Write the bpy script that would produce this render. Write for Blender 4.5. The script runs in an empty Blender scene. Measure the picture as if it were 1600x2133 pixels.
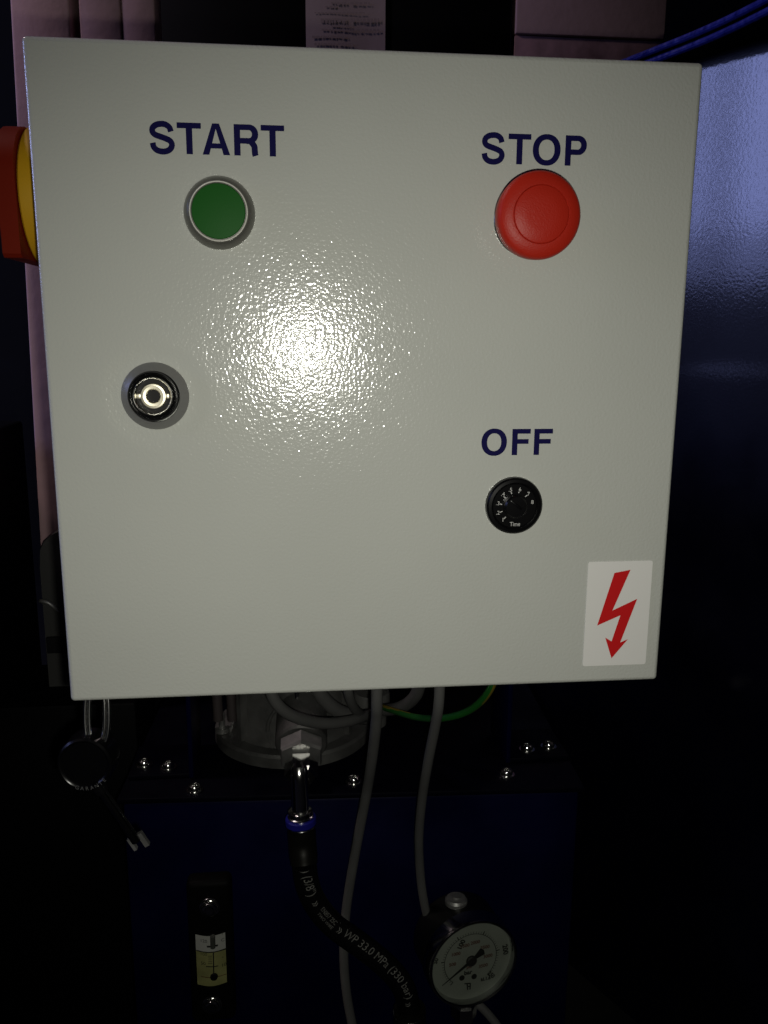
import bpy, bmesh, math, random
from mathutils import Vector, Matrix
random.seed(4)
PI = math.pi
S = bpy.context.scene
COL = S.collection
Z0 = 0.55                                   # height of the door's lower edge above the floor

# ------------------------------------------------------------------ camera
F = 1768.7; CX, CY = 800.0, 1066.5          # focal length / centre for the 1600 x 2133 photograph
CAM = Vector((-0.03825, -0.40295, 0.17748))
RX = Vector((0.9945504545994465, -0.10410087930754633, 0.005692115901011992))
RU = Vector((0.015704052714033242, 0.20355922023123238, 0.9789366816026494))
RB = Vector((-0.10306685201552315, -0.9735125324238245, 0.20408472071510395))
cd = bpy.data.cameras.new('camera'); cam = bpy.data.objects.new('camera', cd); COL.objects.link(cam)
M = Matrix((RX, RU, RB)).transposed().to_4x4(); M.translation = CAM + Vector((0, 0, Z0))
cam.matrix_world = M
cd.sensor_fit = 'HORIZONTAL'; cd.sensor_width = 36; cd.lens = 36 * F / 1600
cd.clip_start = 0.01; cd.clip_end = 100
S.camera = cam
S.view_settings.view_transform = 'Standard'; S.view_settings.look = 'None'
S.view_settings.exposure = 0.0; S.view_settings.gamma = 1.0

# ------------------------------------------------------------------ world and lamps
W = bpy.data.worlds.new('World'); S.world = W; W.use_nodes = True
W.node_tree.nodes['Background'].inputs[0].default_value = (0.5, 0.6, 1.0, 1)
W.node_tree.nodes['Background'].inputs[1].default_value = 0.0006

def lamp(name, kind, loc, target, power, color, **kw):
    d = bpy.data.lights.new(name, kind); d.energy = power; d.color = color
    for k, v in kw.items(): setattr(d, k, v)
    o = bpy.data.objects.new(name, d); COL.objects.link(o)
    o.location = Vector(loc) + Vector((0, 0, Z0))
    dirv = Vector(target) - Vector(loc)
    o.rotation_euler = dirv.to_track_quat('-Z', 'Y').to_euler()
    return o
# the phone's own flash, just beside its lens
lamp('flash', 'SPOT', (-0.0300, -0.403, 0.163), (0.018, 0.0, 0.055), 3.65, (1.0, 0.985, 0.885),
     spot_size=math.radians(107), spot_blend=1.0, shadow_soft_size=0.0035)
# two panes of a far window on the left: the cold light on the door's left edge and the blue machine
for yy, ww in ((-0.30, 0.22), (0.42, 0.20), (0.72, 0.22), (1.04, 0.24)):
    for zz, hh, ee in ((0.96, 0.76, 10.0), (0.485, 0.17, 4.2)):
        lamp('window_light', 'AREA', (-2.6, yy, zz), (0.3, 0.45, 0.35), ee * PI * ww * hh * 0.9, (0.37, 0.44, 1.0),
             shape='RECTANGLE', size=ww, size_y=hh)
# unseen fill lamp added behind the box to brighten the pale post and boards
lamp('wall_fill', 'AREA', (-1.05, 0.29, 1.40), (-0.33, 0.50, 0.35), 4.9, (1.0, 0.82, 0.83), shape='DISK', size=0.25)

# ------------------------------------------------------------------ helpers
def ray(px, py):
    return RX * ((px - CX) / F) - RU * ((py - CY) / F) - RB
def at(px, py, axis, val):                  # the point of the plane axis = val seen at a photograph pixel
    d = ray(px, py); return CAM + d * ((val - CAM[axis]) / d[axis])

def mat(name, col, rough=0.5, metal=0.0, spec=0.5, coat=0.0, bump=None, vary=None, coat_rough=0.1):
    m = bpy.data.materials.new(name); m.use_nodes = True
    nt = m.node_tree; b = nt.nodes['Principled BSDF']
    b.inputs['Base Color'].default_value = (*col, 1)
    b.inputs['Roughness'].default_value = rough; b.inputs['Metallic'].default_value = metal
    b.inputs['Specular IOR Level'].default_value = spec
    b.inputs['Coat Weight'].default_value = coat; b.inputs['Coat Roughness'].default_value = coat_rough
    tc = nt.nodes.new('ShaderNodeTexCoord')
    if bump:                                # (scale, height in metres, detail)
        n = nt.nodes.new('ShaderNodeTexNoise'); n.inputs['Scale'].default_value = bump[0]
        n.inputs['Detail'].default_value = bump[2]; nt.links.new(tc.outputs['Object'], n.inputs['Vector'])
        u = nt.nodes.new('ShaderNodeBump'); u.inputs['Distance'].default_value = bump[1]
        nt.links.new(n.outputs['Fac'], u.inputs['Height']); nt.links.new(u.outputs['Normal'], b.inputs['Normal'])
        nt.links.new(u.outputs['Normal'], b.inputs['Coat Normal'])
    if vary:                                # (scale, strength): uneven colour and gloss from wear and dust
        n = nt.nodes.new('ShaderNodeTexNoise'); n.inputs['Scale'].default_value = vary[0]
        n.inputs['Detail'].default_value = 6; nt.links.new(tc.outputs['Object'], n.inputs['Vector'])
        r = nt.nodes.new('ShaderNodeMapRange'); r.inputs[1].default_value = 0.3; r.inputs[2].default_value = 0.7
        r.inputs[3].default_value = 1 - vary[1]; r.inputs[4].default_value = 1 + vary[1]
        nt.links.new(n.outputs['Fac'], r.inputs[0])
        h = nt.nodes.new('ShaderNodeVectorMath'); h.operation = 'SCALE'; h.inputs[0].default_value = col
        nt.links.new(r.outputs[0], h.inputs['Scale']); nt.links.new(h.outputs[0], b.inputs['Base Color'])
        q = nt.nodes.new('ShaderNodeMath'); q.operation = 'MULTIPLY'; q.inputs[1].default_value = rough
        nt.links.new(r.outputs[0], q.inputs[0]); nt.links.new(q.outputs[0], b.inputs['Roughness'])
    return m

# ------------------------------------------------------------------ materials
M_powder = mat('powder_coat', (0.555, 0.568, 0.525), 0.10, spec=0.42, bump=(680, 0.00017, 1.0), vary=(11, 0.025), coat=0.15, coat_rough=0.20)
M_ink = mat('navy_vinyl', (0.007, 0.006, 0.062), 0.6, spec=0.06)
M_satin = mat('satin_grey_bezel', (0.22, 0.215, 0.20), 0.30, metal=0.9)
M_rim = mat('pale_rim', (0.72, 0.70, 0.64), 0.30, spec=0.4)
M_green = mat('green_cap', (0.011, 0.105, 0.012), 0.5, spec=0.12, bump=(1500, 0.00003, 2))
M_red = mat('red_cap', (0.44, 0.020, 0.009), 0.42, spec=0.25, bump=(1500, 0.00012, 3))
M_greyplastic = mat('grey_washer', (0.135, 0.135, 0.135), 0.42, spec=0.4)
M_lockring = mat('satin_lock_ring', (0.28, 0.28, 0.27), 0.38, metal=0.35)
M_chrome = mat('chrome', (0.75, 0.74, 0.70), 0.20, metal=1.0, bump=(900, 0.00006, 2))
M_brushed = mat('nickel_insert', (0.80, 0.75, 0.60), 0.42, metal=1.0, bump=(2500, 0.00002, 2))
M_black = mat('black_plastic', (0.0035, 0.0035, 0.004), 0.25, spec=0.4)
M_hole = mat('dark_hole', (0.004, 0.003, 0.003), 0.7)
M_white = mat('white_print', (0.60, 0.60, 0.58), 0.5)
M_sticker = mat('sticker_white', (0.82, 0.81, 0.78), 0.5, spec=0.2, bump=(300, 0.00002, 2))
M_bolt = mat('sticker_red', (0.62, 0.012, 0.014), 0.5, spec=0.2)
M_yellow = mat('yellow_plastic', (0.60, 0.33, 0.008), 0.45)
M_redplastic = mat('red_plastic', (0.17, 0.012, 0.003), 0.5, spec=0.1)
M_tank = mat('blue_tank_paint', (0.0009, 0.0014, 0.022), 0.40, spec=0.15, bump=(90, 0.0002, 3), vary=(14, 0.25))
M_lid = mat('blue_black_lid_paint', (0.0006, 0.0007, 0.004), 0.55, spec=0.08, bump=(120, 0.0002, 3), vary=(20, 0.3))
M_bluepanel = mat('blue_machine_paint', (0.0006, 0.0009, 0.006), 0.40, spec=0.2, coat=1.0, coat_rough=0.10, bump=(420, 0.00006, 2), vary=(18, 0.2))
M_bead = mat('blue_bead_paint', (0.011, 0.015, 0.18), 0.35, bump=(350, 0.0004, 3), vary=(200, 0.3))
M_cast = mat('cast_aluminium', (0.115, 0.115, 0.11), 0.55, metal=0.5, bump=(500, 0.0003, 4), vary=(40, 0.3))
M_zinc = mat('zinc', (0.30, 0.30, 0.29), 0.45, metal=0.7, bump=(600, 0.0001, 3), vary=(60, 0.2))
M_steel = mat('polished_steel', (0.78, 0.78, 0.76), 0.17, metal=1.0, bump=(700, 0.00003, 2))
M_rubber = mat('black_rubber', (0.0035, 0.0035, 0.004), 0.5, spec=0.15, bump=(900, 0.0001, 3))
M_ferrule = mat('dark_ferrule', (0.012, 0.012, 0.010), 0.4, metal=0.6)
M_bluering = mat('blue_ring', (0.012, 0.012, 0.22), 0.35)
M_cable = mat('grey_cable', (0.105, 0.105, 0.102), 0.55, spec=0.2, vary=(25, 0.15))
M_dial = mat('gauge_dial', (0.25, 0.262, 0.23), 0.6, vary=(30, 0.1))
M_dialink = mat('dial_ink', (0.012, 0.012, 0.010), 0.6)
M_dialred = mat('dial_red_ink', (0.09, 0.02, 0.010), 0.6)
M_hosetext = mat('hose_print', (0.17, 0.17, 0.155), 0.7, vary=(400, 0.4))
M_oilwhite = mat('oil_window_air', (0.45, 0.46, 0.42), 0.4)
M_oil = mat('oil_window_oil', (0.28, 0.28, 0.11), 0.4, vary=(60, 0.25))
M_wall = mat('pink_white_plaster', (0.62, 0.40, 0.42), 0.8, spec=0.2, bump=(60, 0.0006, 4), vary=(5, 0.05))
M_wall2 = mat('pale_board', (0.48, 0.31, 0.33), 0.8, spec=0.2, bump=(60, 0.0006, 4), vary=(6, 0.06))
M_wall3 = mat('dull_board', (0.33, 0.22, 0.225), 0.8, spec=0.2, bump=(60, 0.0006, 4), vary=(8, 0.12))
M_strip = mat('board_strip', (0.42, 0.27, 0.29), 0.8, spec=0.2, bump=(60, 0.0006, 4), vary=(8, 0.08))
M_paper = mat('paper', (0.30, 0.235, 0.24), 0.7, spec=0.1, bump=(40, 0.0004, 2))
M_print = mat('faded_print', (0.225, 0.17, 0.175), 0.8)
M_room = mat('dark_room', (0.012, 0.012, 0.013), 0.9, spec=0.1, bump=(20, 0.002, 4), vary=(4, 0.2))
M_blackcab = mat('black_cabinet', (0.0012, 0.0013, 0.0018), 0.6, spec=0.1)
M_greycase = mat('grey_case', (0.055, 0.055, 0.052), 0.6, spec=0.2, bump=(200, 0.0003, 3))
M_redpost = mat('dull_red_paint', (0.035, 0.003, 0.003), 0.6, spec=0.1)

def earth_mat():
    m = mat('green_yellow_wire', (0.02, 0.22, 0.03), 0.45)
    nt = m.node_tree; b = nt.nodes['Principled BSDF']
    uv = nt.nodes.new('ShaderNodeUVMap'); sx = nt.nodes.new('ShaderNodeSeparateXYZ')
    nt.links.new(uv.outputs[0], sx.inputs[0])
    r = nt.nodes.new('ShaderNodeValToRGB'); r.color_ramp.interpolation = 'CONSTANT'
    r.color_ramp.elements[0].color = (0.010, 0.10, 0.012, 1); r.color_ramp.elements[1].color = (0.17, 0.14, 0.015, 1)
    r.color_ramp.elements[1].position = 0.68
    nt.links.new(sx.outputs[1], r.inputs[0]); nt.links.new(r.outputs[0], b.inputs['Base Color'])
    return m
M_earth = earth_mat()

def glass_mat():
    m = bpy.data.materials.new('thin_glass'); m.use_nodes = True; nt = m.node_tree
    nt.nodes.clear()
    o = nt.nodes.new('ShaderNodeOutputMaterial'); mx = nt.nodes.new('ShaderNodeMixShader')
    t = nt.nodes.new('ShaderNodeBsdfTransparent'); g = nt.nodes.new('ShaderNodeBsdfGlossy')
    t.inputs[0].default_value = (0.9, 0.93, 0.9, 1); g.inputs['Roughness'].default_value = 0.05
    mx.inputs[0].default_value = 0.05; nt.links.new(t.outputs[0], mx.inputs[1])
    nt.links.new(g.outputs[0], mx.inputs[2]); nt.links.new(mx.outputs[0], o.inputs[0])
    return m
M_glass = glass_mat()

# ------------------------------------------------------------------ object makers
BASE = {}
def thing(name, label, cat, base, group=None):
    o = bpy.data.objects.new(name, None); COL.objects.link(o); o.empty_display_size = 0.02
    base = Vector(base); o.location = base + Vector((0, 0, Z0)); BASE[o] = base
    o['label'] = label; o['category'] = cat
    if group: o['group'] = group
    return o
def obj(name, bm, m, parent=None, smooth=True, label=None, base=None):
    if parent is not None: base = BASE[parent]
    elif base is None:
        xs = [v.co for v in bm.verts]
        base = Vector([(min(c[i] for c in xs) + max(c[i] for c in xs)) / 2 for i in range(3)])
        base.z = min(c.z for c in xs)
    base = Vector(base)
    for v in bm.verts: v.co -= base
    me = bpy.data.meshes.new(name); bm.to_mesh(me); bm.free()
    mats = m if isinstance(m, (list, tuple)) else [m]
    for x in mats: me.materials.append(x)
    if smooth:
        for p in me.polygons: p.use_smooth = True
        try: me.set_sharp_from_angle(angle=math.radians(32))
        except Exception: pass
    o = bpy.data.objects.new(name, me); COL.objects.link(o); BASE[o] = base
    if parent is not None: o.parent = parent
    else: o.location = base + Vector((0, 0, Z0))
    if label: o['label'] = label
    return o
def tag(o, label=None, cat=None, group=None, kind=None):
    if label: o['label'] = label
    if cat: o['category'] = cat
    if group: o['group'] = group
    if kind: o['kind'] = kind
    return o

def frame(n):                               # two axes across a direction; the second as close to up as it gets
    n = Vector(n).normalized()
    up = Vector((0, 0, 1)) if abs(n.z) < 0.9 else Vector((0, -1, 0))
    a = n.cross(up).normalized(); return a, a.cross(n).normalized() if False else n.cross(a).normalized() * -1, n
def lathe(bm, c, axis, prof, seg=64, a0=0.0, caps=True):   # prof: [(radius, distance along axis)]
    c = Vector(c); n = Vector(axis).normalized()
    up = Vector((0, 0, 1)) if abs(n.z) < 0.9 else Vector((0, -1, 0))
    a = up.cross(n).normalized(); b = n.cross(a).normalized()
    rings = []
    for r, d in prof:
        if r < 1e-7: rings.append([bm.verts.new(c + n * d)])
        else: rings.append([bm.verts.new(c + n * d + (a * math.cos(a0 + 2 * PI * k / seg) + b * math.sin(a0 + 2 * PI * k / seg)) * r) for k in range(seg)])
    for p, q in zip(rings, rings[1:]):
        if len(p) == 1 and len(q) == 1: continue
        for k in range(seg):
            k2 = (k + 1) % seg
            if len(p) == 1: bm.faces.new((p[0], q[k], q[k2]))
            elif len(q) == 1: bm.faces.new((p[k], p[k2], q[0]))
            else: bm.faces.new((p[k], p[k2], q[k2], q[k]))
    if caps:
        for rg in (rings[0], rings[-1]):
            if len(rg) > 2:
                try: bm.faces.new(rg)
                except ValueError: pass
    bmesh.ops.recalc_face_normals(bm, faces=bm.faces[:])
    return bm
def box(bm, lo, hi, bev=0.0, seg=2, rot=None, pivot=None):
    r = bmesh.ops.create_cube(bm, size=1.0)
    vs = r['verts']; lo = Vector(lo); hi = Vector(hi)
    for v in vs: v.co = Vector([(lo[i] + hi[i]) / 2 + v.co[i] * (hi[i] - lo[i]) for i in range(3)])
    if bev:
        es = {e for v in vs for e in v.link_edges}
        out = bmesh.ops.bevel(bm, geom=list(es), offset=bev, segments=seg, affect='EDGES', profile=0.5)
        vs = list({v for f in out['faces'] for v in f.verts} | {v for v in vs if v.is_valid})
    if rot is not None:
        p = Vector(pivot) if pivot is not None else (lo + hi) / 2
        bmesh.ops.rotate(bm, verts=[v for v in vs if v.is_valid], cent=p, matrix=rot)
    return bm
def prism(bm, pts, ext):                    # planar polygon (3-D points) pushed along ext
    ext = Vector(ext)
    lo = [bm.verts.new(Vector(p)) for p in pts]; hi = [bm.verts.new(Vector(p) + ext) for p in pts]
    bm.faces.new(lo); bm.faces.new(hi[::-1])
    for i in range(len(lo)):
        j = (i + 1) % len(lo); bm.faces.new((lo[i], hi[i], hi[j], lo[j]))
    bmesh.ops.recalc_face_normals(bm, faces=bm.faces[:])
    return bm
def spline(pts, n=10):
    P = [Vector(p) for p in pts]; P = [P[0] * 2 - P[1]] + P + [P[-1] * 2 - P[-2]]
    out = []
    for i in range(1, len(P) - 2):
        for k in range(n):
            t = k / n; a, b, c, d = P[i - 1:i + 3]
            out.append(0.5 * ((2 * b) + (c - a) * t + (2 * a - 5 * b + 4 * c - d) * t * t + (3 * b - a - 3 * c + d) * t ** 3))
    out.append(P[-2]); return out
def tube(bm, path, r, seg=14, caps=True, uv=False, closed=False):
    rad = r if isinstance(r, (list, tuple)) else [r] * len(path)
    rings = []; ref = Vector((0, -1, 0.25)).normalized()
    L = 0.0; arc = []
    for i, p in enumerate(path):
        if closed: t = (path[(i + 1) % len(path)] - path[i - 1]).normalized()
        else: t = (path[min(i + 1, len(path) - 1)] - path[max(i - 1, 0)]).normalized()
        if i: L += (p - path[i - 1]).length
        arc.append(L)
        a = ref - t * ref.dot(t)
        if a.length < 0.05: a = Vector((1, 0, 0)) - t * t.x
        a.normalize(); b = t.cross(a)
        ref = a
        rings.append([bm.verts.new(p + (a * math.cos(2 * PI * k / seg) + b * math.sin(2 * PI * k / seg)) * rad[i]) for k in range(seg)])
    lay = bm.loops.layers.uv.new('UVMap') if uv else None
    idx = range(len(rings) if closed else len(rings) - 1)
    for i in idx:
        p, q = rings[i], rings[(i + 1) % len(rings)]
        for k in range(seg):
            k2 = (k + 1) % seg
            f = bm.faces.new((p[k], p[k2], q[k2], q[k]))
            if lay:
                va = ((k / seg) + arc[i] * 2.2) % 1.0
                for lp in f.loops: lp[lay].uv = (arc[i], va)
    if caps and not closed:
        bm.faces.new(rings[0][::-1]); bm.faces.new(rings[-1])
    bmesh.ops.recalc_face_normals(bm, faces=bm.faces[:])
    return bm
def B(): return bmesh.new()

# ---- flat lettering: strips and quads in (u, v), mapped to 3-D by fn
def quad(bm, fn, pts):
    return bm.faces.new([bm.verts.new(fn(*p)) for p in pts])
def strip(bm, fn, pts, w, closed=False):
    n = len(pts); L = []; R = []
    ww = w if isinstance(w, (list, tuple)) else [w] * n
    for i, p in enumerate(pts):
        a = pts[(i - 1) % n] if closed or i else p; b = pts[(i + 1) % n] if closed or i < n - 1 else p
        d = Vector((b[0] - a[0], b[1] - a[1])).normalized(); nn = Vector((-d.y, d.x)) * ww[i] / 2
        L.append(bm.verts.new(fn(p[0] + nn.x, p[1] + nn.y))); R.append(bm.verts.new(fn(p[0] - nn.x, p[1] - nn.y)))
    for i in range(n if closed else n - 1):
        j = (i + 1) % n; bm.faces.new((L[i], R[i], R[j], L[j]))
def sp2(pts, n=8): return [(v.x, v.y) for v in spline([(p[0], p[1], 0) for p in pts], n)]
def glyph(bm, ch, fn0, x0, w, h, st=0.212):
    t = st * h; tb = 0.182 * h
    fn = lambda u, v: fn0(x0 + u, v)
    R_ = lambda a, b, c, d: quad(bm, fn, [(a, b), (c, b), (c, d), (a, d)])
    if ch == 'T':
        R_(0, h - tb, w / 2 - t / 2, h); R_(w / 2 - t / 2, h - tb, w / 2 + t / 2, h); R_(w / 2 + t / 2, h - tb, w, h)
        R_(w / 2 - t / 2, 0, w / 2 + t / 2, h - tb)
    elif ch == 'F':
        R_(0, 0, t, h); R_(t, h - tb, w, h); R_(t, 0.43 * h, w * 0.9, 0.43 * h + tb)
    elif ch == 'A':
        a = 0.115 * h; c = w / 2; q = t * 1.06
        quad(bm, fn, [(0, 0), (q, 0), (c, h * 0.83), (c - a, h)])
        quad(bm, fn, [(w - q, 0), (w, 0), (c + a, h), (c, h * 0.83)])
        quad(bm, fn, [(c - a, h), (c, h * 0.83), (c + a, h)])
        k = lambda v: q + (c - q) * v / (h * 0.83)
        v0, v1 = 0.205 * h, 0.205 * h + tb * 0.9
        quad(bm, fn, [(k(v0), v0), (w - k(v0), v0), (w - k(v1), v1), (k(v1), v1)])
    elif ch == 'O':
        n = 64; pts = []; ex, ey = w / 2 - t * 0.52, h / 2 + 0.02 * h - tb / 2
        for k in range(n):
            g = 2 * PI * k / n; cs, sn = math.cos(g), math.sin(g)
            pts.append((w / 2 + ex * math.copysign(abs(cs) ** 0.93, cs), h / 2 + ey * math.copysign(abs(sn) ** 0.93, sn)))
        strip(bm, fn, pts, [tb + (t * 1.04 - tb) * abs(math.cos(2 * PI * k / n)) ** 1.5 for k in range(n)], closed=True)
    elif ch in 'PR':
        R_(0, 0, t, h)
        lo = 0.36 * h if ch == 'P' else 0.385 * h
        r = (h - lo - tb) / 2; cx = w - t / 2 - r * 0.92
        pts = [(t, h - tb / 2), (cx * 0.8, h - tb / 2)]
        for k in range(0, 17):
            g = PI / 2 - PI * k / 16; pts.append((cx + r * 0.92 * math.cos(g), lo + tb / 2 + r + r * math.sin(g)))
        pts += [(cx * 0.8, lo + tb / 2), (t, lo + tb / 2)]
        strip(bm, fn, pts, [tb] * 2 + [tb + (t - tb) * math.sin(PI * k / 16) for k in range(17)] + [tb] * 2)
        if ch == 'R':
            pts = sp2([(cx - 0.10 * h, lo + tb * 0.42), (cx + 0.05 * h, lo + tb * 0.30), (w - t * 0.68, lo - 0.07 * h), (w - t * 0.60, 0.16 * h), (w - t * 0.56, 0.06 * h), (w - t * 0.48, 0)], 6)
            strip(bm, lambda u, v: fn(u, v) - Vector((0, 0.00004, 0)), pts, [tb * 0.9] * 6 + [t * 0.98] * (len(pts) - 6))
    elif ch == 'S':
        q = [(.855, .70), (.80, .83), (.66, .915), (.48, .935), (.28, .90), (.145, .81), (.125, .69), (.22, .595), (.42, .535), (.64, .475), (.815, .40), (.875, .28), (.81, .155), (.66, .08), (.47, .062), (.28, .10), (.155, .20), (.115, .335)]
        pts = sp2([(a * w, b * h) for a, b in q], 6)
        strip(bm, fn, pts, tb * 1.06)
def word(bm, text, xs, z0, h, y):           # xs: (left, right) of each letter in world x, on the plane y
    for ch, (a, b) in zip(text, xs):
        glyph(bm, ch, lambda u, v: Vector((u, y, z0 + v)), a, b - a, h)
    bmesh.ops.recalc_face_normals(bm, faces=bm.faces[:])

def text2d(s, size, shear=0.0, bold=0.0):             # small print with Blender's own font, as 2-D mesh data
    c = bpy.data.curves.new('tmp', 'FONT'); c.body = s; c.size = size; c.shear = shear
    c.offset = bold; c.align_x = 'CENTER'; c.align_y = 'CENTER'; c.resolution_u = 3
    o = bpy.data.objects.new('tmp', c); COL.objects.link(o)
    dg = bpy.context.evaluated_depsgraph_get(); dg.update()
    me = bpy.data.meshes.new_from_object(o.evaluated_get(dg))
    vs = [v.co.copy() for v in me.vertices]; fs = [tuple(p.vertices) for p in me.polygons]
    bpy.data.objects.remove(o); bpy.data.curves.remove(c); bpy.data.meshes.remove(me)
    return vs, fs
def put_text(bm, s, size, fn, shear=0.0, stretch=1.0, cuts=False, bold=0.0):
    vs, fs = text2d(s, size, shear, bold)
    if cuts:
        tb_ = bmesh.new(); tv = [tb_.verts.new(v) for v in vs]
        for f in fs:
            try: tb_.faces.new([tv[i] for i in f])
            except ValueError: pass
        bmesh.ops.triangulate(tb_, faces=tb_.faces[:])
        for _ in range(4):
            es = [e for e in tb_.edges if e.calc_length() > 0.0014]
            if not es: break
            bmesh.ops.subdivide_edges(tb_, edges=es, cuts=1); bmesh.ops.triangulate(tb_, faces=tb_.faces[:])
        tb_.verts.index_update(); vs = [v.co.copy() for v in tb_.verts]; fs = [tuple(v.index for v in f.verts) for f in tb_.faces]; tb_.free()
    nv = [bm.verts.new(fn(v.x * stretch, v.y)) for v in vs]
    for f in fs:
        try: bm.faces.new([nv[i] for i in f])
        except ValueError: pass
    return (min(v.x for v in vs), max(v.x for v in vs))

# ================================================================== THE SETTING
o = obj('floor', box(B(), (-4, -2.5, -Z0 - 0.05), (4, 3, -Z0)), M_room); tag(o, kind='structure')
o = obj('back_wall', box(B(), (-4, 2.2, -Z0), (4, 2.3, 2.4)), M_room); tag(o, kind='structure')

# pale panel at the left, leaning by about a degree
rot = Matrix.Rotation(math.radians(1.3), 3, 'Y')
bm = box(B(), (-0.296, 0.50, -Z0 + 0.004), (-0.242, 0.56, 1.1), 0.003, rot=rot, pivot=(-0.296, 0.53, 0.48))
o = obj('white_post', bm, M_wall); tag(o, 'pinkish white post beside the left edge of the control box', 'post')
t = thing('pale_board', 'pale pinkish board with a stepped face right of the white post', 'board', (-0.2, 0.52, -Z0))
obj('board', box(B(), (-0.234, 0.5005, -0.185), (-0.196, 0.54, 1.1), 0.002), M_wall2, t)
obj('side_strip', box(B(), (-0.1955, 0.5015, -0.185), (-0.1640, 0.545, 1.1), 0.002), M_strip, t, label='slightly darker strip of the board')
obj('base', box(B(), (-0.232, 0.612, -Z0 + 0.001), (-0.166, 0.64, -0.1)), M_blackcab, t)
obj('back_rail', box(B(), (-0.232, 0.5455, -0.18), (-0.166, 0.6115, -0.10)), M_blackcab, t)
# black cabinet with a notice behind
t = thing('black_cabinet', 'tall black cabinet behind the control box with a paper notice on it', 'cabinet', (0.03, 1.0, -Z0))
obj('body', box(B(), (-0.24, 0.922, -Z0 + 0.03), (0.281, 1.25, 1.5), 0.004), M_blackcab, t)
obj('plinth', box(B(), (-0.23, 0.94, -Z0 + 0.001), (0.271, 1.24, -Z0 + 0.03)), M_blackcab, t)
for a, b in ((-0.238, 0.019), (0.022, 0.279)):
    d = obj('door', box(B(), (a, 0.904, -Z0 + 0.04), (b, 0.9215, 1.49), 0.002), M_blackcab, t)
hx = obj('handle', tube(B(), spline([Vector((0.010, 0.903, 0.36)), Vector((0.010, 0.886, 0.37)), Vector((0.010, 0.886, 0.44)), Vector((0.010, 0.903, 0.45))], 6), 0.004), M_blackcab, t)
a, b = at(637, 40, 1, 0.898), at(803, 40, 1, 0.898)
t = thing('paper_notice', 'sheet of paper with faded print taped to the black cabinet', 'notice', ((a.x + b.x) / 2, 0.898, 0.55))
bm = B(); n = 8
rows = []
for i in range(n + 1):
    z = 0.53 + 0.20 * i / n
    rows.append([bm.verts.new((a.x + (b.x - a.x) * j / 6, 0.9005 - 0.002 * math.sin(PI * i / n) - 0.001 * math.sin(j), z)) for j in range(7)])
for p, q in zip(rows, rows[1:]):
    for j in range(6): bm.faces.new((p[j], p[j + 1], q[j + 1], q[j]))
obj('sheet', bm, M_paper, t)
bm = B()
for (py, x0, x1, hh) in ((4, 690, 722, 7), (4, 730, 770, 6), (12, 678, 700, 6), (38, 668, 720, 12), (38, 730, 790, 9), (52, 690, 730, 6), (60, 670, 740, 6), (60, 744, 790, 5), (74, 650, 722, 6), (89, 655, 700, 6), (89, 704, 735, 6), (25, 655, 760, 4)):
    x = x0
    while x < x1:                            # illegible words: a run of short dashes
        wd = random.uniform(3, 8)
        c0 = at(x, py, 1, 0.8965); c1 = at(min(x + wd, x1), py + hh * random.uniform(0.6, 1), 1, 0.8965)
        quad(bm, lambda u, v: Vector((u, 0.8965, v)), [(c0.x, c1.z), (c1.x, c1.z), (c1.x, c0.z), (c0.x, c0.z)])
        x += wd + random.uniform(1, 3)
obj('faded_print', bm, M_print, t, smooth=False)
# dull board on the right
t = thing('dull_board', 'dull pinkish board with a darker lower band behind the top right corner', 'board', (0.395, 0.93, -Z0))
zb = at(1230, 75, 1, 0.9).z
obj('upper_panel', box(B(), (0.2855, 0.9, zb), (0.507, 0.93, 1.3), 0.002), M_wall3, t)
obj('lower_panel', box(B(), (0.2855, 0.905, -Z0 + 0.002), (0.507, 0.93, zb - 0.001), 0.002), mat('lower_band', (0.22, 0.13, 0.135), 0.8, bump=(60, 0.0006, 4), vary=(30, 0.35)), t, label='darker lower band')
# grey case low on the left, on a black stand added where there is only dark
o = obj('dark_fill_stand', box(B(), (-0.40, 0.385, -Z0 + 0.001), (-0.196, 0.495, -0.1725), 0.003), M_blackcab)
tag(o, 'black stand added low at the left in place of the dark, carrying the grey case', 'stand')
t = thing('grey_case', 'dark grey case with a small carry handle low beside the white post', 'case', (-0.25, 0.455, -0.1718))
pts = [(-0.2885, 0.43, -0.1718)]
for k in range(13):
    g = PI * (1 - k / 12); pts.append((-0.2475 + 0.041 * math.cos(g), 0.43, -0.048 + 0.040 * math.sin(g) ** 0.6))
pts += [(-0.2065, 0.43, -0.1718)]
obj('shell', prism(B(), pts, (0, 0.05, 0)), M_greycase, t)
h0 = [(-0.287, 0.428, -0.082), (-0.285, 0.413, -0.076), (-0.277, 0.409, -0.077), (-0.270, 0.413, -0.086), (-0.269, 0.428, -0.098)]
obj('handle', tube(B(), spline([Vector(p) for p in h0], 6), 0.0020), M_zinc, t)
obj('band', box(B(), (-0.287, 0.4255, -0.135), (-0.207, 0.4295, -0.118), 0.001), M_room, t)
t = thing('light_blocker', 'added low black box left of the white post, blocking low window light', 'light blocker', (-0.55, 0.3, -Z0))  # added box that keeps low window light off the pump and lid
obj('carcass', box(B(), (-0.80, 0.08, -Z0 + 0.03), (-0.345, 0.60, 0.08), 0.004), M_blackcab, t)
obj('plinth', box(B(), (-0.79, 0.10, -Z0 + 0.001), (-0.355, 0.59, -Z0 + 0.03)), M_blackcab, t)
for a, b in ((-0.797, -0.574), (-0.571, -0.348)):
    obj('door', box(B(), (a, 0.062, -Z0 + 0.04), (b, 0.0795, 0.075), 0.002), M_blackcab, t)
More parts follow.
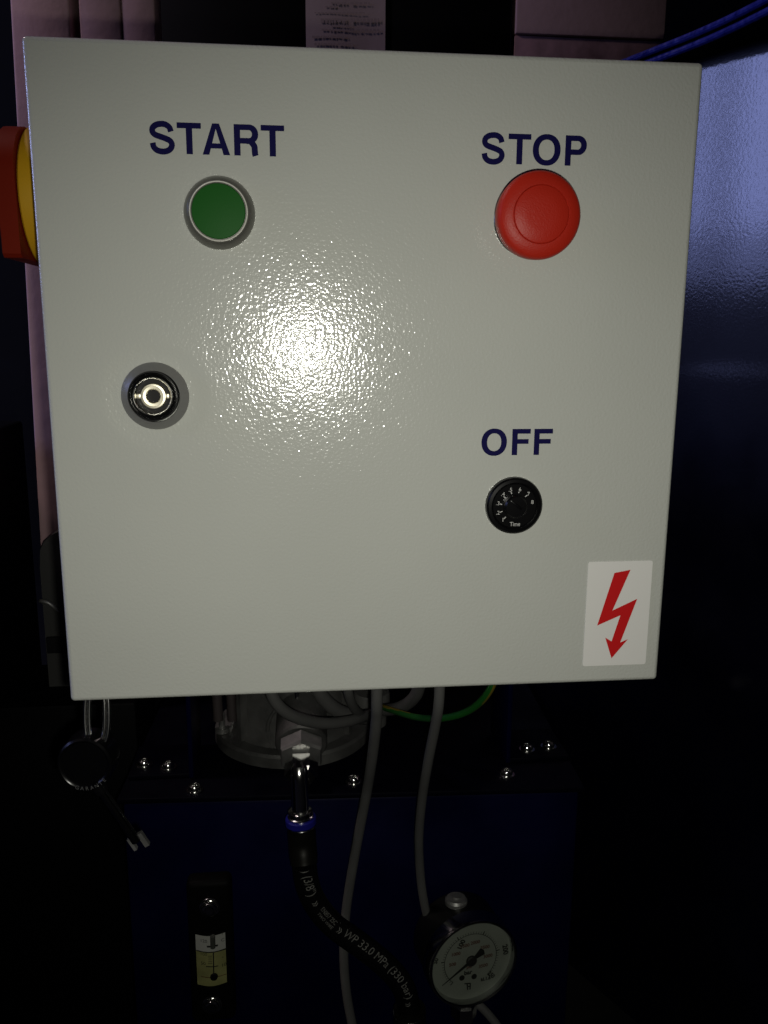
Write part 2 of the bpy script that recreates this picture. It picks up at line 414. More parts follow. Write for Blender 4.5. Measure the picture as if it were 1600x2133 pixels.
# dull red posts far behind
for k, (px, y) in enumerate(((1137, 0.62), (462, 0.66))):
    p = at(px, 1450, 1, y)
    o = obj('red_post', box(B(), (p.x - 0.014, y, -Z0 + 0.001), (p.x + 0.014, y + 0.03, 0.1), 0.002), M_redpost)
    tag(o, ['dull red post behind the right end of the tank', 'dull red post behind the left side of the pump'][k], 'post', 'dull red posts behind the tank')

# blue machine at the right
t = thing('blue_machine', 'large dark blue painted machine with a lipped lid right of the control box', 'machine', (0.55, 0.3, -Z0))
lip = [(0.205, 0.56), (0.2405, 0.475), (0.2748, 0.3895), (0.2997, 0.3224), (0.315, 0.256), (0.324, 0.18), (0.328, 0.05), (0.328, -0.1)]
lipc = spline([Vector((x, y, 0)) for x, y in lip], 6)
pl = [(p.x + 0.0035, p.y, 0.4125) for p in lipc] + [(1.1, -0.1, 0.4125), (1.1, 0.56, 0.4125)]
obj('lid', prism(B(), pl, (0, 0, 0.011)), M_blackcab, t)
for z in (0.4225, 0.4140):
    obj('bead', tube(B(), [Vector((p.x, p.y, z)) for p in lipc], 0.0028, 10), M_bead, t)
d = Vector((-0.447, 0.894)); p0 = Vector((0.343, 0.302))
A_ = p0 + d * -0.42; B_ = p0 + d * 0.25
pl = [(B_.x, B_.y, -Z0 + 0.002), (A_.x, A_.y, -Z0 + 0.002), (1.08, A_.y, -Z0 + 0.002), (1.08, B_.y, -Z0 + 0.002)]
obj('side_panel', prism(B(), pl, (0, 0, 0.4118 + Z0 - 0.002)), M_bluepanel, t, smooth=False)

# ================================================================== CONTROL BOX
cab = thing('control_cabinet', 'light grey powder coated electrical control box with START and STOP buttons', 'control box', (0, 0.1, 0))
obj('body', box(B(), (-0.148, 0.0185, 0.002), (0.148, 0.205, 0.298), 0.002), M_powder, cab)
bm = box(B(), (-0.15, 0.0, 0.0), (0.15, 0.0175, 0.30), 0.0022, 4)
front = max((f for f in bm.faces if f.normal.y < -0.99), key=lambda f: f.calc_area())
out_e = list(front.edges); bmesh.ops.delete(bm, geom=[front], context='FACES_ONLY')
LC = (-0.1020, 0.1493); NS = 96; ringv = []          # door dished around its lock, shaped to imitate a halo of reflected light
for r_ in (0.0270, 0.0255, 0.0245, 0.0235, 0.0225, 0.0215, 0.0205, 0.0195, 0.0185, 0.0175, 0.0165, 0.0120):
    u_ = max(0, min(1, (0.0260 - r_) / 0.0085)); y_ = 0.00058 * u_ * u_ * (3 - 2 * u_)
    ringv.append([bm.verts.new((LC[0] + r_ * math.cos(2 * PI * k / NS), y_, LC[1] + r_ * math.sin(2 * PI * k / NS))) for k in range(NS)])
for p, q in zip(ringv, ringv[1:]):
    for k in range(NS): bm.faces.new((p[k], p[(k + 1) % NS], q[(k + 1) % NS], q[k]))
bm.faces.new(ringv[-1])
ring_e = [bm.edges.get((ringv[0][k], ringv[0][(k + 1) % NS])) for k in range(NS)]
bmesh.ops.triangle_fill(bm, edges=out_e + ring_e, use_beauty=True, use_dissolve=False, normal=(0, -1, 0))
bmesh.ops.recalc_face_normals(bm, faces=bm.faces[:])
door = obj('door', bm, M_powder, cab)
for p in door.data.polygons:
    if len(p.vertices) == 3 and p.normal.y < -0.999: p.use_smooth = False
mp = lambda v, a, b, c, d_: c + (v - a) / (b - a) * (d_ - c)
def spans(pairs, a, b, c, d_): return [(mp(p, a, b, c, d_), mp(q, a, b, c, d_)) for p, q in pairs]
YP = -0.00025
bm = B(); word(bm, 'START', spans([(108, 368), (392, 641), (650, 938), (981, 1236), (1263, 1510)], 108, 1510, -0.0990, -0.0408), 0.2545, 0.0129, YP)
obj('lettering', bm, M_ink, door, smooth=False, label='dark blue word START')
bm = B(); word(bm, 'STOP', spans([(142, 438), (478, 768), (792, 1150), (1210, 1488)], 142, 1488, 0.0479, 0.0968), 0.2540, 0.0130, YP)
obj('lettering', bm, M_ink, door, smooth=False, label='dark blue word STOP')
bm = B(); word(bm, 'OFF', spans([(190, 612), (698, 1003), (1064, 1375)], 190, 1375, 0.0517, 0.0871), 0.1204, 0.0128, YP)
obj('lettering', bm, M_ink, door, smooth=False, label='dark blue word OFF')

AX = (0, -1, 0)
# start button
c = (-0.0700, 0, 0.2302)
btn = obj('push_button', lathe(B(), c, AX, [(0.0157, 0), (0.0157, 0.0006), (0.0153, 0.0018), (0.0145, 0.0036), (0.0135, 0.0050), (0.0129, 0.0057), (0.01275, 0.0060)], 96), M_satin, cab, label='green round START push button in a satin grey bezel')
obj('rim', lathe(B(), c, AX, [(0.01272, 0.0056), (0.01272, 0.0062), (0.0125, 0.0064), (0.0122, 0.0063), (0.0120, 0.0056)], 96), M_rim, btn)
obj('gap', lathe(B(), c, AX, [(0.01205, 0.0061), (0.0119, 0.0061)], 96, caps=False), M_hole, btn)
obj('cap', lathe(B(), c, AX, [(0.01175, 0.0040), (0.01175, 0.0061), (0.0114, 0.0066), (0.006, 0.0070), (0, 0.0071)], 96), M_green, btn)
# stop mushroom
c = (0.0702, 0, 0.2294)
stop = obj('mushroom_button', lathe(B(), c, AX, [(0.0080, 0.010), (0.0165, 0.0105), (0.0183, 0.0130), (0.0186, 0.0160), (0.0188, 0.0185), (0.0186, 0.0203), (0.0179, 0.0215), (0.0170, 0.0222), (0.0150, 0.0230), (0.0128, 0.0236), (0.0125, 0.0236), (0.01225, 0.0232), (0.0120, 0.0237), (0.0116, 0.0239), (0.006, 0.0244), (0, 0.0245)], 96), M_red, cab, label='red mushroom head STOP button')
obj('collar', lathe(B(), c, AX, [(0.0157, 0), (0.0157, 0.0008), (0.0152, 0.0014), (0.0140, 0.0046), (0.0128, 0.0062), (0.0115, 0.0064)], 96), M_satin, stop)
obj('stem', lathe(B(), c, AX, [(0.0100, 0.004), (0.0100, 0.0106)], 48), M_black, stop)
# door lock
c = Vector((-0.1020, 0.00058, 0.1493))
lock = obj('door_lock', lathe(B(), c, AX, [(0.0154, 0), (0.0154, 0.0004), (0.0121, 0.0043), (0.0118, 0.0045), (0.0116, 0.0042), (0.0116, 0.0005)], 96, caps=False), M_lockring, cab, label='round quarter turn lock with chrome barrel and double bit insert')
c2 = c + Vector((-0.0003, 0, 0.0002))
obj('dark_funnel', lathe(B(), c2, AX, [(0.0114, 0.001), (0.0114, 0.0046), (0.0112, 0.0050), (0.0108, 0.0050), (0.0092, 0.0040), (0.0091, 0.001)], 96, caps=False), M_black, lock)  # outer funnel of the barrel, coloured black in place of its dark reflection
obj('barrel', lathe(B(), c2, AX, [(0.0091, 0.001), (0.0090, 0.0046), (0.0088, 0.0054), (0.0084, 0.0059), (0.0080, 0.0055), (0.0078, 0.0045), (0.0077, 0.0005), (0.0072, -0.0060)], 96, caps=False), M_chrome, lock)
obj('well', lathe(B(), c2, AX, [(0.0079, 0.0012), (0, 0.0012)], 64, caps=False), M_hole, lock)
bm = lathe(B(), c2, AX, [(0.0057, 0.0013), (0.0057, 0.0042), (0.0055, 0.0045), (0.0047, 0.0046), (0.0046, 0.0044), (0.0034, 0.0043), (0.0031, 0.0040), (0.0030, 0.0014)], 64, caps=False)
obj('insert', bm, M_brushed, lock)
for s in (-1, 1):
    obj('wing', box(B(), (c2.x + (-0.0078 if s < 0 else 0.0052), -0.0036, c2.z - 0.0012), (c2.x + (-0.0052 if s < 0 else 0.0072), -0.0014, c2.z + 0.0012), 0.0004), M_brushed, lock)
# timer dial
c = Vector((0.0688, 0, 0.0955))
tim = obj('timer_dial', lathe(B(), c, AX, [(0.0143, 0), (0.0143, 0.0010), (0.0140, 0.0024), (0.0132, 0.0032), (0.0118, 0.0034), (0.0112, 0.0030), (0.0108, 0.0024), (0, 0.0024)], 96), M_black, cab, label='black timer dial marked 1 to 8')
kn = obj('knob', lathe(B(), c, AX, [(0.0058, 0.0020), (0.0057, 0.0052), (0.0050, 0.0060), (0, 0.0061)], 40), M_black, tim)
obj('pointer_slot', box(B(), (c.x - 0.0044, -0.0068, c.z + 0.0002), (c.x + 0.0026, -0.0058, c.z + 0.0014), 0.0003, rot=Matrix.Rotation(math.radians(38), 3, 'Y'), pivot=c), M_black, tim)
bm = B(); yf = -0.00255
def zp(x, y): return at(980 + x * 0.1125, 970 + y * 0.1125, 1, yf)
for s, x, y in (('1', 603, 1005), ('.2', 510, 875), ('.3', 510, 700), ('.4', 603, 530), ('.5', 742, 450), ('6', 920, 442), ('7', 1075, 525), ('8', 1148, 678)):
    p = zp(x, y); put_text(bm, s, 0.0027, lambda u, v: Vector((p.x + u, yf, p.z + v)))
p = zp(825, 1085); put_text(bm, 'Time', 0.0030, lambda u, v: Vector((p.x + u, yf, p.z + v)), stretch=0.85)
for (x0, y0), (x1, y1) in (((655, 948), (620, 985)), ((593, 845), (550, 865)), ((548, 706), (586, 720)), ((615, 570), (647, 598)), ((754, 490), (768, 522)), ((905, 484), (890, 505)), ((1050, 545), (1015, 575))):
    a, b = zp(x0, y0), zp(x1, y1)
    strip(bm, lambda u, v: Vector((u, yf, v)), [(a.x, a.z), (b.x, b.z)], 0.00042)
obj('numerals', bm, M_white, tim, smooth=False)
# warning sticker
def zs(x, y, yy): return at(1180 + x * 0.14066, 1140 + y * 0.14066, 1, yy)
crn = [zs(x, y, 0) for x, y in ((315, 213), (1268, 195), (1176, 1732), (248, 1752))]
xa = (crn[0].x + crn[3].x) / 2; xb = (crn[1].x + crn[2].x) / 2; za = (crn[2].z + crn[3].z) / 2; zbb = (crn[0].z + crn[1].z) / 2
pts = []; r = 0.0012
for cx_, cz_, g0 in ((xb - r, zbb - r, 0), (xa + r, zbb - r, 90), (xa + r, za + r, 180), (xb - r, za + r, 270)):
    for k in range(6):
        g = math.radians(g0 + 18 * k); pts.append((cx_ + r * math.cos(g), -0.0003, cz_ + r * math.sin(g)))
stk = obj('warning_sticker', prism(B(), pts, (0, 0.0003 - 0.00003, 0)), M_sticker, cab, smooth=False, label='white sticker with a red lightning bolt arrow')
q = [zs(x, y, -0.0004) for x, y in ((712, 380), (950, 333), (682, 937), (1050, 762), (797, 1410), (912, 1360), (668, 1645), (575, 1337), (668, 1394), (800, 1008), (455, 1160))]
bm = B(); vs = [bm.verts.new(p) for p in q]; f = bm.faces.new(vs); f.normal_update(); bmesh.ops.triangulate(bm, faces=[f], ngon_method='EAR_CLIP')
obj('lightning_bolt', bm, M_bolt, stk, smooth=False)
# main switch on the left side
sc = Vector((-0.148, 0.0740, 0.2450))
sw = obj('main_switch', lathe(B(), sc, (-1, 0, 0), [(0.0340, 0.000), (0.0340, 0.0170), (0.0338, 0.0192), (0.0330, 0.0200), (0.0326, 0.0196)], 96), M_yellow, cab, label='yellow and red main switch on the left side')
pts = []
for y_, z_, g0 in ((0.079 + 0.012, 0.243 + 0.010, 0), (0.079 - 0.012, 0.243 + 0.010, 90)):
    for k in range(9):
        g = math.radians(g0 + 90 * k / 8); pts.append((-0.1685, y_ + 0.028 * math.cos(g), z_ + 0.0245 * math.sin(g)))
pts += [(-0.1685, 0.040, 0.2150), (-0.1685, 0.042, 0.2132), (-0.1685, 0.118, 0.2132)]
hd = obj('handle', prism(B(), pts, (-0.0085, 0, 0)), M_redplastic, sw)
p = at(52, 322, 1, 0.0445); obj('screw_hole', lathe(B(), (p.x, 0.0478, p.z), (0, -1, 0), [(0.0030, -0.001), (0.0030, 0.0002), (0, 0.0002)], 24), M_redplastic, sw)
# glands below the box
gl = [(785, 0.13), (915, 0.13)]
GX = []
for px, y in gl:
    p = at(px, 1445, 1, y); GX.append(p.x)
    obj('cable_gland', lathe(B(), (p.x, y, 0.003), (0, 0, -1), [(0.0085, 0), (0.0085, 0.008), (0.0070, 0.010), (0.0065, 0.018), (0.0050, 0.020)], 12), M_black, cab)
obj('eyelet', tube(B(), [Vector((-0.140 + 0.006 * math.cos(g), 0.03, -0.003 + 0.006 * math.sin(g))) for g in [2 * PI * k / 20 for k in range(20)]], 0.0012, 8, closed=True), M_steel, cab)

# ================================================================== HYDRAULIC TANK
TR = math.radians(-2.6)
tank = thing('hydraulic_tank', 'dark blue hydraulic oil tank under the control box with bolted lid', 'tank', (0.01, 0.42, -Z0))
RZ = Matrix.Rotation(TR, 3, 'Z'); PV = (0.0, 0.247, 0)
obj('body', box(B(), (-0.186, 0.2495, -0.50), (0.200, 0.60, -0.2055), 0.003, rot=RZ, pivot=PV), M_tank, tank)
obj('lid', box(B(), (-0.190, 0.247, -0.205), (0.204, 0.605, -0.200), 0.0012, rot=RZ, pivot=PV), M_lid, tank)
for x in (-0.15, 0.165):
    for y in (0.29, 0.56):
        obj('foot', lathe(B(), (x, y, -Z0 + 0.001), (0, 0, 1), [(0.018, 0), (0.018, 0.012), (0.012, 0.016), (0.012, 0.049)], 20), M_rubber, tank)
for s, x, fx in ((-1, -0.1318, (-0.186, -0.1335)), (1, 0.1478, (0.1495, 0.205))):
    br = obj('bracket', box(B(), (x - 0.002, 0.282, -0.1985), (x + 0.002, 0.345, 0.10), 0.0008), M_tank, tank, label='blue upright bracket plate')
    obj('bracket_foot', box(B(), (fx[0], 0.285, -0.1996), (fx[1], 0.340, -0.1955), 0.0008), M_lid, br)
    obj('bracket_arm', box(B(), (x - 0.002, 0.2055, 0.03), (x + 0.002, 0.2815, 0.10), 0.0008), M_tank, br)
bolt_px = ((300, 1590, -.1955), (350, 1595, -.1955), (405, 1642, -.2), (737, 1625, -.2), (1055, 1610, -.2), (1098, 1558, -.1955), (1143, 1552, -.1955))
for px, py, z in bolt_px:
    p = at(px, py, 2, z + 0.002)
    bm = lathe(B(), (p.x, p.y, z), (0, 0, 1), [(0.0072, 0), (0.0072, 0.0012), (0.0056, 0.0012), (0.0056, 0.0030), (0.0046, 0.0048), (0.0030, 0.0056), (0.0026, 0.0054), (0.0024, 0.0030), (0, 0.0030)], 24)
    obj('bolt', bm, M_steel, tank)

# pump bell housing with motor
pump = thing('pump_unit', 'cast aluminium pump bell housing standing on the tank lid under the control box', 'pump', (-0.044, 0.365, -0.2))
PC = Vector((-0.044, 0.366, 0))
obj('flange', lathe(B(), PC, (0, 0, 1), [(0.0745, -0.1995), (0.0745, -0.1900), (0.0725, -0.1875), (0.0600, -0.1865)], 96), M_cast, pump)
obj('housing', lathe(B(), PC, (0, 0, 1), [(0.0620, -0.1870), (0.0585, -0.1800), (0.0570, -0.120), (0.0600, -0.085), (0.0700, -0.078), (0.0700, -0.066)], 96), M_cast, pump)
for dx, dy in ((-0.046, -0.041), (0.050, -0.036)):
    v = Vector((dx, dy, 0)).normalized(); w = Vector((-v.y, v.x, 0)) * 0.0028
    i0, i1 = PC + v * 0.050, PC + v * 0.0655
    pts = [i0 - w, i1 - w, i1 + w, i0 + w]
    obj('rib', prism(B(), [(p.x, p.y, -0.1862) for p in pts], (0, 0, 0.107)), M_cast, pump)
obj('motor', lathe(B(), PC, (0, 0, 1), [(0.060, -0.0655), (0.0715, -0.060), (0.0715, 0.120), (0.066, 0.135), (0.02, 0.140)], 64), M_tank, pump)
for k in range(16):
    g = 2 * PI * k / 16; v = Vector((math.cos(g), math.sin(g), 0)); w = Vector((-v.y, v.x, 0)) * 0.0012
    i0, i1 = PC + v * 0.070, PC + v * 0.079
    obj('cooling_fin', prism(B(), [(p.x, p.y, -0.045) for p in (i0 - w, i1 - w, i1 + w, i0 + w)], (0, 0, 0.15)), M_tank, pump)
for px, py, h in ((463, 1522, 0.018), (487, 1516, 0.010)):
    p = at(px, py, 2, -0.186)
    obj('stud', lathe(B(), (p.x, p.y, -0.1868), (0, 0, 1), [(0.0065, 0), (0.0065, 0.004), (0.0030, 0.004), (0.0030, h), (0.0022, h + 0.001)], 6 if h < 0.012 else 20), M_zinc, pump)
# recess arch and boss
p = at(628, 1560, 1, 0.296)
arch = [Vector((p.x + 0.030 * math.cos(g), 0.3085, p.z + 0.012 + 0.030 * math.sin(g))) for g in [PI * (1 - k / 20) for k in range(21)]]
obj('recess_arch', tube(B(), arch, 0.0016, 8), M_cast, pump)
rp = at(619, 1465, 1, 0.30); obj('drain_pin', lathe(B(), (rp.x, 0.303, rp.z - 0.012), (0, 0, 1), [(0.0022, 0), (0.0022, 0.03), (0.0015, 0.031)], 12), M_steel, pump)
bx = at(628, 1552, 1, 0.278)
AXE = Vector((-0.02, -0.93, -0.36)).normalized()
obj('port_boss', lathe(B(), bx, AXE, [(0.0225, -0.04), (0.0225, -0.002), (0.0210, 0.0)], 48), M_cast, pump)

# ------------------------------------------------------------------ hose
hose = thing('hydraulic_hose', 'black hydraulic hose with white print running from the pump port to lower right', 'hose', (0.0, 0.21, -0.3766))
hx0 = bx + AXE * 0.001
obj('adapter', lathe(B(), hx0, AXE, [(0.0200, 0), (0.0200, 0.011), (0.0185, 0.0135), (0.0120, 0.0135)], 6, a0=PI / 6), M_zinc, hose, smooth=False)
hx1 = bx + AXE * 0.0135 + Vector((0, 0, -0.004))
obj('nut', lathe(B(), hx1, AXE, [(0.0128, 0), (0.0142, 0.002), (0.0142, 0.0150), (0.0120, 0.0175), (0.0080, 0.0175)], 6, a0=0), M_steel, hose, smooth=False)
e0 = hx1 + AXE * 0.012
e3 = at(626, 1697, 1, 0.212)
elb = spline([e0, e0 + AXE * 0.012 + Vector((0, 0, -0.004)), Vector((e3.x - 0.0005, 0.217, e3.z + 0.036)), Vector((e3.x, 0.2125, e3.z + 0.014)), e3], 8)
obj('elbow', tube(B(), elb, 0.0066, 24), M_steel, hose)
dn = Vector((0.05, -0.02, -1)).normalized()
obj('collar', lathe(B(), e3, dn, [(0.0080, -0.004), (0.0094, -0.0035), (0.0094, 0.000), (0.0104, 0.0006), (0.0104, 0.002)], 48), M_steel, hose)
obj('ring', lathe(B(), e3 + dn * 0.0021, dn, [(0.0117, 0), (0.0123, 0.0006), (0.0123, 0.0050), (0.0117, 0.0056)], 48), M_bluering, hose, label='blue ring at the hose end')
obj('washer', lathe(B(), e3 + dn * 0.0082, dn, [(0.0119, 0), (0.0121, 0.0004), (0.0119, 0.0010)], 48), M_steel, hose)
YH = 0.205
hp = [at(x, y, 1, YH) for x, y in ((634, 1800), (639, 1835), (650, 1868), (668, 1898), (692, 1925), (718, 1946), (748, 1967), (776, 1988), (802, 2010), (825, 2034), (842, 2060), (850, 2088), (853, 2106))]
f0 = e3 + dn * 0.009
obj('ferrule', tube(B(), spline([f0, f0 + dn * 0.016, hp[0]], 6), [0.0106] * 2 + [0.0111] * 9 + [0.0106] * 2, 28), M_ferrule, hose)
path = spline(hp, 10); RH = 0.0096
obj('sleeve', tube(B(), path, RH, 64), M_rubber, hose)
obj('ferrule', tube(B(), [hp[-1] + Vector((0, 0, 0.002)), hp[-1] + Vector((0.001, 0, -0.02)), hp[-1] + Vector((0.002, 0, -0.05))], 0.0135, 28), M_ferrule, hose)
obj('washer', tube(B(), [hp[-1] + Vector((0.0001, 0, 0.0)), hp[-1] + Vector((0.0002, 0, -0.0012))], 0.0139, 28), M_steel, hose)
arc = [0.0]
for a, b in zip(path, path[1:]): arc.append(arc[-1] + (b - a).length)
def hose_s(px, py):
    q = at(px, py, 1, YH - RH); best = min(range(len(path)), key=lambda i: (path[i] + Vector((0, -RH, 0)) - q).length_squared); return arc[best]
def on_hose(s, tt):
    s = max(0, min(arc[-1] - 1e-6, s)); i = max(k for k in range(len(arc) - 1) if arc[k] <= s)
    k = (s - arc[i]) / (arc[i + 1] - arc[i]); c = path[i].lerp(path[i + 1], k)
    T = (path[min(i + 2, len(path) - 1)] - path[max(i - 1, 0)]).normalized()
    N = (CAM - c).normalized(); N = (N - T * N.dot(T)).normalized(); U = N.cross(T)
    if U.x < 0: U = -U
    g = tt / RH
    return c + (N * math.cos(g) + U * math.sin(g)) * (RH + 0.0004)
bm = B()
for s, a, b, size, off, sh in ((')', (633, 1811), (633, 1817), 0.0115, 0.0, 0), ('(3/8")', (634, 1825), (648, 1868), 0.0100, 0.0010, 0), ('\u00bb', (655, 1880), (659, 1887), 0.0095, 0.0006, 0), ('EN857 2SC', (669, 1894), (700, 1929), 0.0050, 0.0022, 0.1), ('TWO WIRE', (667, 1899), (694, 1930), 0.0034, -0.0022, 0.1), ('\u00bb', (706, 1936), (713, 1942), 0.0095, 0.0006, 0), ('WP 33.0 MPa (330 bar)', (720, 1945), (851, 2078), 0.0088, 0.001, 0.25), ('\u00bb', (853, 2088), (854, 2095), 0.009, 0, 0)):
    s0, s1 = hose_s(*a), hose_s(*b)
    vs, _ = text2d(s, size, sh); w = max(v.x for v in vs) - min(v.x for v in vs)
    st = (s1 - s0) / w if len(s) > 2 else 1.0
    put_text(bm, s, size, lambda u, v: on_hose((s0 + s1) / 2 + u * st, v + off), sh, cuts=True)
obj('print', bm, M_hosetext, hose, smooth=False)

# ------------------------------------------------------------------ cables
def cable(pts, r, label, m=M_cable, top=None, uv=False, name='grey_cable', group='grey cables under the control box'):
    P = [at(x, y, 1, d_) for x, y, d_ in pts]
    if top: P = [Vector((P[0].x, P[0].y, top))] + P
    o = obj(name, tube(B(), spline(P, 10), r, 16, uv=uv), m)
    tag(o, label, 'cable', group)
    return o
cable([(785, 1450, 0.13), (784, 1500, 0.14), (775, 1580, 0.165), (763, 1655, 0.195), (745, 1750, 0.217), (731, 1830, 0.226), (722, 1890, 0.231), (717, 1950, 0.232), (717, 2010, 0.231), (723, 2075, 0.229), (735, 2140, 0.226), (752, 2220, 0.223)], 0.0040, 'long grey cable hanging down in front of the tank and passing behind the hose', top=-0.012)
cable([(915, 1450, 0.13), (907, 1510, 0.14), (893, 1580, 0.160), (880, 1660, 0.19), (873, 1740, 0.21), (875, 1810, 0.222), (882, 1870, 0.228), (896, 1930, 0.233), (925, 2000, 0.236), (970, 2070, 0.232), (1005, 2100, 0.226), (1035, 2135, 0.22), (1070, 2190, 0.21)], 0.0037, 'long grey cable hanging right of centre and passing behind the pressure gauge', top=-0.012)
cable([(560, 1425, 0.20), (572, 1458, 0.20), (595, 1483, 0.205), (630, 1499, 0.215), (680, 1507, 0.23), (730, 1501, 0.25), (765, 1490, 0.28), (785, 1483, 0.31)], 0.0046, 'thick grey cable looping low in front of the pump housing')
cable([(655, 1420, 0.27), (672, 1452, 0.27), (700, 1478, 0.275), (735, 1492, 0.285), (770, 1496, 0.31)], 0.0062, 'grey cable bending behind the low loop toward the breather cap')
cable([(723, 1420, 0.23), (727, 1448, 0.235), (738, 1475, 0.25), (757, 1492, 0.28), (775, 1497, 0.31)], 0.0040, 'short grey cable dropping steeply beside the long hanging cable')
cable([(876, 1415, 0.26), (868, 1445, 0.27), (850, 1465, 0.285), (825, 1476, 0.30), (795, 1480, 0.32)], 0.0055, 'grey cable curving in from the right to the breather cap')
cable([(1032, 1410, 0.115), (1021, 1436, 0.12), (1003, 1460, 0.13), (975, 1481, 0.145), (940, 1493, 0.16), (900, 1497, 0.18), (860, 1493, 0.22), (820, 1481, 0.27), (795, 1472, 0.30)], 0.0026, 'thin green and yellow earth wire curving under the box', m=M_earth, uv=True, name='earth_wire', group='grey cables under the control box')
bpy.context.scene.objects['earth_wire'].pop('group', None) if 'group' in bpy.context.scene.objects['earth_wire'] else None
for px, y in ((455, 0.32), (484, 0.33)):
    p = at(px, 1500, 1, y)
    o = obj('grey_cable', tube(B(), [Vector((p.x, y, p.z)), Vector((p.x - 0.001, y, p.z + 0.05)), Vector((p.x + 0.003, y, p.z + 0.12))], 0.0045, 12), mat('dim_cable', (0.05, 0.04, 0.04), 0.6))
    tag(o, ['dark grey upright cable left of the pump, the leftmost of two', 'dark grey upright cable left of the pump, nearer the housing'][px > 460], 'cable', 'upright cables left of the pump')

# breather cap
p = at(777, 1523, 2, -0.1995)
br = thing('breather_cap', 'round grey filler breather cap on the tank lid behind the cables', 'filler cap', (p.x, p.y + 0.018, -0.2))
cb = Vector((p.x, p.y + 0.018, 0))
obj('neck', lathe(B(), cb, (0, 0, 1), [(0.0150, -0.1996), (0.0150, -0.189)], 32), M_zinc, br)
obj('cap', lathe(B(), cb, (0, 0, 1), [(0.0170, -0.1888), (0.0182, -0.187), (0.0182, -0.168), (0.0170, -0.1655), (0.0155, -0.1655), (0.0150, -0.167), (0.006, -0.167), (0.005, -0.163), (0, -0.163)], 48), mat('grey_cap', (0.12, 0.12, 0.115), 0.5), br)

# ------------------------------------------------------------------ padlock and key
YL = 0.03
c = at(182, 1584, 1, YL)
pad = thing('padlock', 'round black padlock with a bright shackle hanging below the box corner', 'padlock', (c.x, YL, c.z - 0.016))
LA = Vector((-0.10, -0.98, 0.05)).normalized()
R = 0.0148
obj('body', lathe(B(), c, LA, [(R * 0.9, -0.011), (R, -0.009), (R, 0.002), (R * 0.97, 0.0045), (R * 0.90, 0.0055), (R * 0.84, 0.0050), (R * 0.80, 0.0042), (0, 0.0042)], 72), mat('padlock_body', (0.0025, 0.0025, 0.003), 0.25, spec=0.35), pad)
sl, sr = at(173, 1495, 1, YL), at(214, 1497, 1, YL)
tp = (sl + sr) / 2
zt = -0.0075
wd = (sr.x - sl.x) / 2; mz = (zt + c.z + 0.009) / 2; hz_ = (zt - c.z - 0.009) / 2 * 1.04
for off in (-0.0011, 0.0011):                # a split ring of two turns, its top leaning back
    pth = []
    for k in range(48):
        g = 2 * PI * k / 48; uz = hz_ * math.copysign(abs(math.sin(g)) ** 0.8, math.sin(g))
        pth.append(Vector((tp.x + off + 0.0012 + wd * 1.02 * math.copysign(abs(math.cos(g)) ** 0.7, math.cos(g)), YL + 0.004 + uz * 0.27, mz + uz)))
    obj('shackle', tube(B(), pth, 0.00105, 12, closed=True), M_steel, pad)
a3 = Vector((0, 0, 1)).cross(LA).normalized(); b3 = LA.cross(a3).normalized()
bm = B()
for i, ch in enumerate('GARANTE'):
    g0 = math.radians(252 + i * 11.5); cc_ = c + LA * 0.00565 + (a3 * math.cos(g0) + b3 * math.sin(g0)) * R * 0.905
    tx = (a3 * -math.sin(g0) + b3 * math.cos(g0)); ty = -(a3 * math.cos(g0) + b3 * math.sin(g0))
    put_text(bm, ch, 0.0030, lambda u, v: cc_ + tx * u + ty * v)
obj('lettering', bm, mat('worn_relief', (0.28, 0.28, 0.28), 0.4, metal=0.7), pad, smooth=False)
k0, k1 = at(206, 1640, 1, YL - 0.004), at(284, 1752, 1, YL - 0.002)
key = thing('key', 'steel key sticking out of the round padlock toward the lower right', 'key', k1)
dk = (k1 - k0).normalized(); sd = Vector((dk.z, 0, -dk.x))
obj('shaft', tube(B(), [k0 - dk * 0.004, k0, k1], 0.0026, 16), mat('dull_steel', (0.25, 0.25, 0.25), 0.18, metal=1), key)
bm = B()
for s, w, l in ((-1, 0.0026, 0.009), (1, 0.0018, 0.008)):
    m_ = k1 + sd * s * 0.0033
    prism(bm, [m_ - sd * w / 2 - dk * 0.003, m_ + sd * w / 2 - dk * 0.003, m_ + sd * w / 2 + dk * (l - 0.003), m_ - sd * w / 2 + dk * (l - 0.003)], (0, 0.003, 0))
obj('bit', bm, M_zinc, key)
obj('collar', tube(B(), [k0 - dk * 0.002, k0 + dk * 0.003], 0.0036, 16), M_black, key)

# ------------------------------------------------------------------ oil level gauge
YO = 0.236
oc = at(440, 1990, 1, YO)
og = thing('oil_level_gauge', 'black oil level gauge with yellow oil and thermometer on the tank front', 'oil gauge', (oc.x, YO, oc.z - 0.06))
za_, zb_ = at(440, 1838, 1, YO).z, at(445, 2130, 1, YO).z
obj('frame', box(B(), (oc.x - 0.0185, YO, zb_), (oc.x + 0.0185, 0.2535, za_), 0.005, 4), mat('gauge_frame', (0.002, 0.002, 0.002), 0.6, spec=0.08), og)
w0, w1 = at(409, 1990, 1, YO), at(471, 1990, 1, YO)
zt_, zm_, zb2 = at(440, 1943, 1, YO).z, at(440, 1976, 1, YO).z, at(440, 2047, 1, YO).z
def curved(bm, x0, x1, z0, z1, yoff):
    n = 10; L = []
    for k in range(n + 1):
        u = k / n; y = YO + yoff - 0.0035 * math.sin(PI * u)
        L.append((bm.verts.new((x0 + (x1 - x0) * u, y, z0)), bm.verts.new((x0 + (x1 - x0) * u, y, z1))))
    for a, b in zip(L, L[1:]): bm.faces.new((a[0], b[0], b[1], a[1]))
    return bm
win = obj('window', curved(B(), w0.x, w1.x, zm_, zt_, -0.0006), M_oilwhite, og, label='clear upper part of the sight window')
